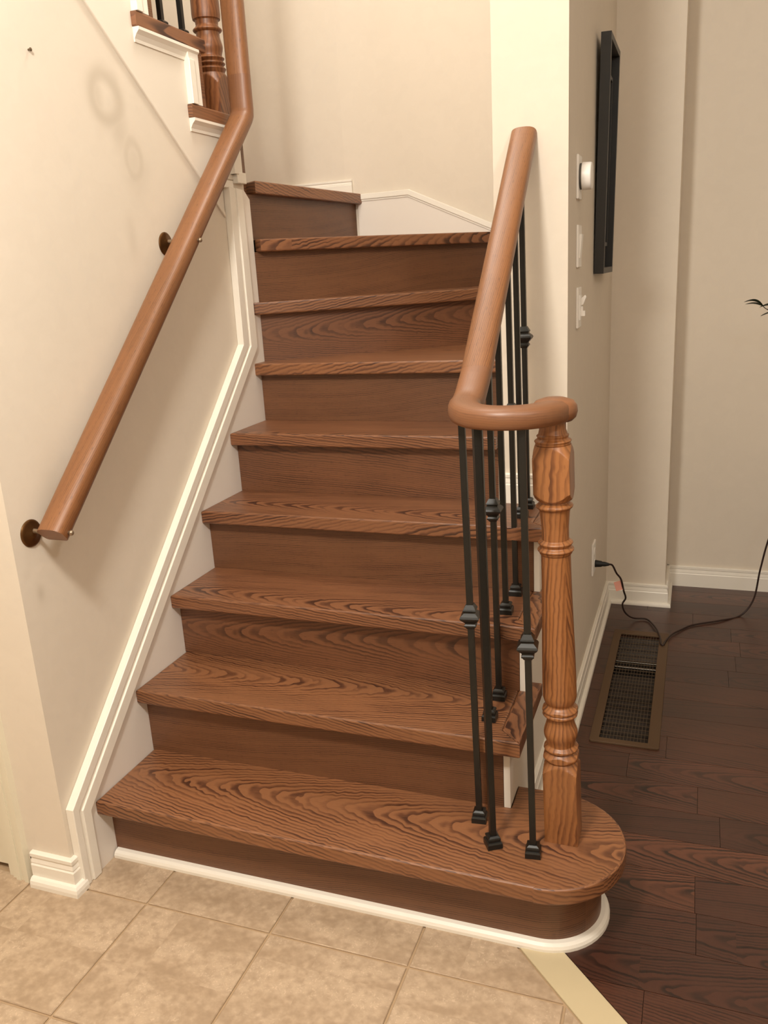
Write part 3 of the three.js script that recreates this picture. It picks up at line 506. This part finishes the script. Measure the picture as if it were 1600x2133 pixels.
// ------------------------------------------------------------------ things on the partition wall
{
  const n = thing('picture_frame', 'black deep wooden picture frame leaning out from the grey partition wall', 'picture frame', [XW, 1.36, -1.545]);
  const h = 0.685, w = 0.29, dp = 0.03, bw = 0.018; const L = (g) => { g.rotateZ(-0.018); return g.translate(XW + 0.002, 1.36, 0); };
  const z0 = -1.40, z1 = z0 - w;
  mesh('frame_side', [L(box(0, dp, 0, h, z0 - bw, z0))], M.frame, n); mesh('frame_side', [L(box(0, dp, 0, h, z1, z1 + bw))], M.frame, n);
  mesh('frame_top', [L(box(0, dp, h - bw, h, z1 + bw, z0 - bw))], M.frame, n); mesh('frame_bottom', [L(box(0, dp, 0, bw, z1 + bw, z0 - bw))], M.frame, n);
  mesh('mat', [L(box(0.001, 0.006, bw, h - bw, z1 + bw, z0 - bw))], M.mat, n);
  mesh('inner_frame', [box(0.006, 0.014, 0.085, h - 0.085, z0 - 0.055, z0 - 0.043), box(0.006, 0.014, 0.085, h - 0.085, z1 + 0.043, z1 + 0.055), box(0.006, 0.014, 0.085, 0.097, z1 + 0.055, z0 - 0.055), box(0.006, 0.014, h - 0.097, h - 0.085, z1 + 0.055, z0 - 0.055)].map(L), M.frame, n);
  mesh('print', [L(box(0.006, 0.008, 0.097, h - 0.097, z1 + 0.055, z0 - 0.055))], M.print, n);
}
function plate(y0, y1, z0, z1, th = 0.0065) { const s = [[z0, y0], [z0, y1], [z1, y1], [z1, y0]]; return sheetX(s, XW, XW + th, 0.002); }
{
  const a = thing('dimmer_switch', 'white round dimmer knob on a wall plate beside the black picture frame', 'dimmer switch', [XW, 1.615, -1.02]);
  mesh('wall_plate', plate(1.562, 1.672, -0.985, -1.053), M.plastic, a);
  mesh('knob_base', rodX(XW + 0.006, XW + 0.012, 1.619, -1.02, 0.033, 40), M.plasticGap, a);
  mesh('knob', lathe([[0, 0], [0.0345, 0], [0.0355, 0.002], [0.0345, 0.022], [0.032, 0.026], [0, 0.027]], 48).rotateZ(-Math.PI / 2).translate(XW + 0.012, 1.619, -1.02), M.plastic, a);
  const b = thing('light_switch', 'white rocker light switch, the middle of three white wall plates', 'light switch', [XW, 1.44, -1.03]);
  mesh('wall_plate', plate(1.386, 1.496, -0.993, -1.062), M.plastic, b);
  mesh('rocker', sheetZ([[XW + 0.006, 1.41], [XW + 0.0085, 1.41], [XW + 0.0135, 1.472], [XW + 0.006, 1.472]], -1.044, -1.011, 0.0008), M.plastic, b);
  const c = thing('light_switch', 'white fan speed switch with small slider, the lowest of three white wall plates', 'light switch', [XW, 1.276, -1.035]);
  mesh('wall_plate', plate(1.222, 1.332, -1.0, -1.069), M.plastic, c);
  mesh('switch_body', plate(1.243, 1.311, -1.018, -1.051, 0.0105), M.plastic, c);
  mesh('toggle', [sheetZ([[XW + 0.01, 1.283], [XW + 0.01, 1.302], [XW + 0.021, 1.311], [XW + 0.024, 1.305], [XW + 0.016, 1.285]], -1.041, -1.029, 0.001)], M.plastic, c);
  mesh('slider', [box(XW + 0.01, XW + 0.021, 1.254, 1.268, -1.044, -1.026), box(XW + 0.01, XW + 0.015, 1.268, 1.28, -1.04, -1.03)], M.plastic, c);
  const o = thing('power_outlet', 'white power outlet plate low on the partition wall with a black plug in it', 'power outlet', [XW, 0.375, -1.5]);
  mesh('wall_plate', plate(0.317, 0.433, -1.462, -1.535), M.plastic, o);
  mesh('receptacle', [rodX(XW + 0.005, XW + 0.0085, 0.397, -1.4985, 0.0165, 24), rodX(XW + 0.005, XW + 0.0085, 0.353, -1.4985, 0.0165, 24)], M.plastic, o);
}

// ------------------------------------------------------------------ cord, register, plant, nail
{
  const py = 0.353, pz = -1.4985, n = thing('electric_cable', 'thin black electric cable plugged into the outlet, looping over the floor vent', 'cable', [XW + 0.01, 0, -1.6]);
  mesh('plug', [lathe([[0, 0], [0.0125, 0], [0.0135, 0.003], [0.0125, 0.007], [0.011, 0.022], [0.0085, 0.026], [0.0085, 0.034], [0.0045, 0.05], [0, 0.05]], 20).rotateZ(-Math.PI / 2).translate(XW + 0.0085, py, pz)], M.black, n);
  const c = [[XW + 0.055, py, pz], [XW + 0.066, py - 0.004, pz - 0.01], [1.111, 0.308, -1.53], [1.124, 0.287, -1.54], [1.134, 0.233, -1.56], [1.139, 0.189, -1.6], [1.124, 0.139, -1.66], [1.13, 0.06, -1.76], [1.158, 0.012, -1.83], [1.201, 0.006, -1.846], [1.236, 0.0085, -1.782], [1.262, 0.0098, -1.682], [1.272, 0.01, -1.606], [1.277, 0.01, -1.602], [1.284, 0.01, -1.638], [1.306, 0.008, -1.715], [1.34, 0.005, -1.775], [1.374, 0.005, -1.822], [1.48, 0.005, -1.894], [1.56, 0.006, -1.965], [1.6, 0.06, -1.985], [1.62, 0.2, -1.985], [1.645, 0.34, -1.98], [1.7, 0.5, -1.96], [1.8, 0.64, -1.93], [1.9, 0.636, -1.92]];
  mesh('cable', tube(c, 0.0035, 260, 8), M.cord, n);
  mesh('tag', new THREE.BoxGeometry(0.026, 0.036, 0.0012).rotateZ(0.28).rotateY(0.25).translate(1.1165, 0.254, -1.549), M.tag, n, 'small pink paper tag');
}
{
  const n = thing('floor_register', 'long brown metal floor vent with a fine grid in the dark wood floor', 'floor vent', [(REG.x0 + REG.x1) / 2, 0, (REG.z0 + REG.z1) / 2]);
  const { x0, x1, z0, z1, ix0, ix1, iz0, iz1 } = REG; const s = new THREE.Shape(); const rr = 0.008;
  s.moveTo(x0 + rr, -z1); s.lineTo(x1 - rr, -z1); s.quadraticCurveTo(x1, -z1, x1, -z1 + rr); s.lineTo(x1, -z0 - rr); s.quadraticCurveTo(x1, -z0, x1 - rr, -z0); s.lineTo(x0 + rr, -z0); s.quadraticCurveTo(x0, -z0, x0, -z0 - rr); s.lineTo(x0, -z1 + rr); s.quadraticCurveTo(x0, -z1, x0 + rr, -z1);
  const hl = new THREE.Path(); hl.moveTo(ix0, -iz1); hl.lineTo(ix0, -iz0); hl.lineTo(ix1, -iz0); hl.lineTo(ix1, -iz1); hl.lineTo(ix0, -iz1); s.holes.push(hl);
  const fr = new THREE.ExtrudeGeometry(s, { depth: 0.003, bevelEnabled: true, bevelSize: 0.0015, bevelThickness: 0.0025, bevelOffset: -0.0015, bevelSegments: 2 }); fr.rotateX(-Math.PI / 2); fr.translate(0, 0.0005, 0);
  mesh('frame', fr, M.register, n);
  const wires = []; for (let i = 1; i < 14; i++) { const x = ix0 + (ix1 - ix0) * i / 14; wires.push(box(x - 0.0006, x + 0.0006, 0.001, 0.003, iz0, iz1)); }
  for (let j = 1; j < 31; j++) { const z = iz0 + (iz1 - iz0) * j / 31; wires.push(box(ix0, ix1, 0.0005, 0.0028, z - 0.0007, z + 0.0007)); }
  const gr = mesh('grille', wires, M.wire, n); gr.userData.kind = 'stuff';
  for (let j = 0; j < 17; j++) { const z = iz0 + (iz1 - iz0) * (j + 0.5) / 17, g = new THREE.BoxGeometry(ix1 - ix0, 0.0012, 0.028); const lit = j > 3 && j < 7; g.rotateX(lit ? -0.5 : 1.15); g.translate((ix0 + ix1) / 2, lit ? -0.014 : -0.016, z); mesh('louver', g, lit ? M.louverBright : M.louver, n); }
}
const tb = thing('side_table', 'small dark wooden side table just beyond the right edge', 'side table', [2.15, 0, -1.9]);
mesh('tabletop', slab([[1.85, -2.2], [2.45, -2.2], [2.45, -1.62], [1.85, -1.62]], 0.6, 0.63, 0.004), M.table, tb);
for (const [x, z] of [[1.89, -2.16], [2.41, -2.16], [1.89, -1.66], [2.41, -1.66]]) mesh('leg', box(x - 0.02, x + 0.02, 0, 0.6, z - 0.02, z + 0.02), M.table, tb);
{
  const n = thing('potted_plant', 'leafy houseplant reaching in at the right edge, only its dark leaf tips in view', 'plant', [2.05, 0.63, -1.9]);
  mesh('pot', lathe([[0, 0], [0.06, 0], [0.085, 0.14], [0.092, 0.15], [0.084, 0.15], [0.078, 0.135], [0, 0.13]], 32).translate(2.05, 0.63, -1.9), M.pot, n);
  mesh('soil', new THREE.CylinderGeometry(0.077, 0.075, 0.006, 24).translate(2.05, 0.764, -1.9), M.soil, n);
  const leaf = (base, tip, w, lift) => { // pointed blade with a fold and a sag
    const a = new THREE.Vector3(...base), b = new THREE.Vector3(...tip), d = b.clone().sub(a), len = d.length(); d.normalize(); const s = new THREE.Vector3(0.25, 0.35, 1).cross(d).normalize().cross(d).normalize(), up = d.clone().cross(s).normalize(); if (up.y < 0) up.negate();
    const top = [], pos = [], K = 10; for (let i = 0; i <= K; i++) { const t = i / K, ww = w * Math.pow(Math.sin(Math.PI * Math.pow(t, 0.8)), 0.9), c = a.clone().addScaledVector(d, len * t).addScaledVector(up, lift * Math.sin(Math.PI * t)); top.push([c.clone().addScaledVector(s, -ww).addScaledVector(up, ww * 0.3), c, c.clone().addScaledVector(s, ww).addScaledVector(up, ww * 0.3)]); }
    const th = up.clone().multiplyScalar(-0.0012); const quad = (p, q, r, u) => { for (const v of [p, q, r, p, r, u]) pos.push(v.x, v.y, v.z); };
    for (let i = 0; i < K; i++) for (let k = 0; k < 2; k++) { const p = top[i][k], q = top[i][k + 1], r = top[i + 1][k + 1], u = top[i + 1][k]; quad(p, q, r, u); quad(u.clone().add(th), r.clone().add(th), q.clone().add(th), p.clone().add(th)); }
    const g = new THREE.BufferGeometry(); g.setAttribute('position', new THREE.Float32BufferAttribute(pos, 3)); g.setAttribute('uv', new THREE.Float32BufferAttribute(new Float32Array(pos.length / 3 * 2), 2)); g.computeVertexNormals(); return g;
  };
  const main = [[2.05, 0.76, -1.9], [1.95, 0.95, -1.9], [1.78, 1.13, -1.9], [1.66, 1.19, -1.9], [1.575, 1.2, -1.9]];
  mesh('stem', tube(main, 0.0022, 40, 6), M.stem, n);
  for (const [b, t, w, l] of [[[1.562, 1.212, -1.9], [1.496, 1.229, -1.9], 0.0105, 0.012], [[1.562, 1.212, -1.9], [1.5, 1.222, -1.885], 0.008, 0.006], [[1.61, 1.21, -1.9], [1.548, 1.209, -1.9], 0.012, 0.006], [[1.6, 1.192, -1.9], [1.553, 1.178, -1.9], 0.008, 0.002], [[1.61, 1.195, -1.9], [1.67, 1.24, -1.88], 0.014, 0.012], [[1.7, 1.175, -1.9], [1.66, 1.11, -1.87], 0.014, 0.008], [[1.8, 1.11, -1.9], [1.74, 1.2, -1.92], 0.016, 0.01], [[1.9, 1.0, -1.9], [1.99, 1.08, -1.85], 0.016, 0.01]]) mesh('leaf', leaf(b, t, w, l), M.leaf, n);
  mesh('stem', tube([[1.575, 1.2, -1.9], [1.565, 1.207, -1.9], [1.56, 1.213, -1.9]], 0.0016, 12, 6), M.stem, n);
}
{
  const n = mesh('wall_screw', [rodX(-0.015, -0.009, 1.899, -0.195, 0.0022, 10), lathe([[0, 0], [0.004, 0], [0.0038, 0.0012], [0, 0.0018]], 14).rotateZ(-Math.PI / 2).translate(-0.009, 1.899, -0.195)], M.screw, scene);
  lab(n, 'small metal screw left in the wall above the left handrail', 'screw');
}

// ------------------------------------------------------------------ lamps (out of view)
function lamp(name, label, [x, y, z], power, color, r = 0.13) {
  const n = thing(name, label, 'ceiling lamp', [x, y, z]);
  mesh('shade', new THREE.SphereGeometry(r, 32, 20).scale(1, 0.55, 1).translate(x, y, z), M.lamp, n);
  mesh('canopy', new THREE.CylinderGeometry(0.06, 0.06, 0.02, 24).translate(x, y + r * 0.55 + 0.008, z), M.nickel, n);
  mesh('rod', new THREE.CylinderGeometry(0.008, 0.008, Math.max(0.02, CEIL - y - r * 0.55), 12).translate(x, (CEIL + y + r * 0.55) / 2, z), M.nickel, n);
  const l = new THREE.PointLight(color, power, 0, 2); l.position.set(0, 0, 0); l.castShadow = true; l.shadow.radius = r / 0.02; n.add(l); return n;
}
lamp('ceiling_lamp', 'white glass lamp hanging over the entry', FOYER.pos, FOYER.power, WARM);
lamp('ceiling_lamp', 'white glass lamp hanging over the stair turn', HALL.pos, HALL.power, WARM);
lamp('ceiling_lamp', 'white glass lamp hanging in the room at the right', ROOM.pos, ROOM.power, SOFT);

scene.traverse(o => { if (o.isMesh) { o.castShadow = true; o.receiveShadow = true; } });
renderer.render(scene, camera);
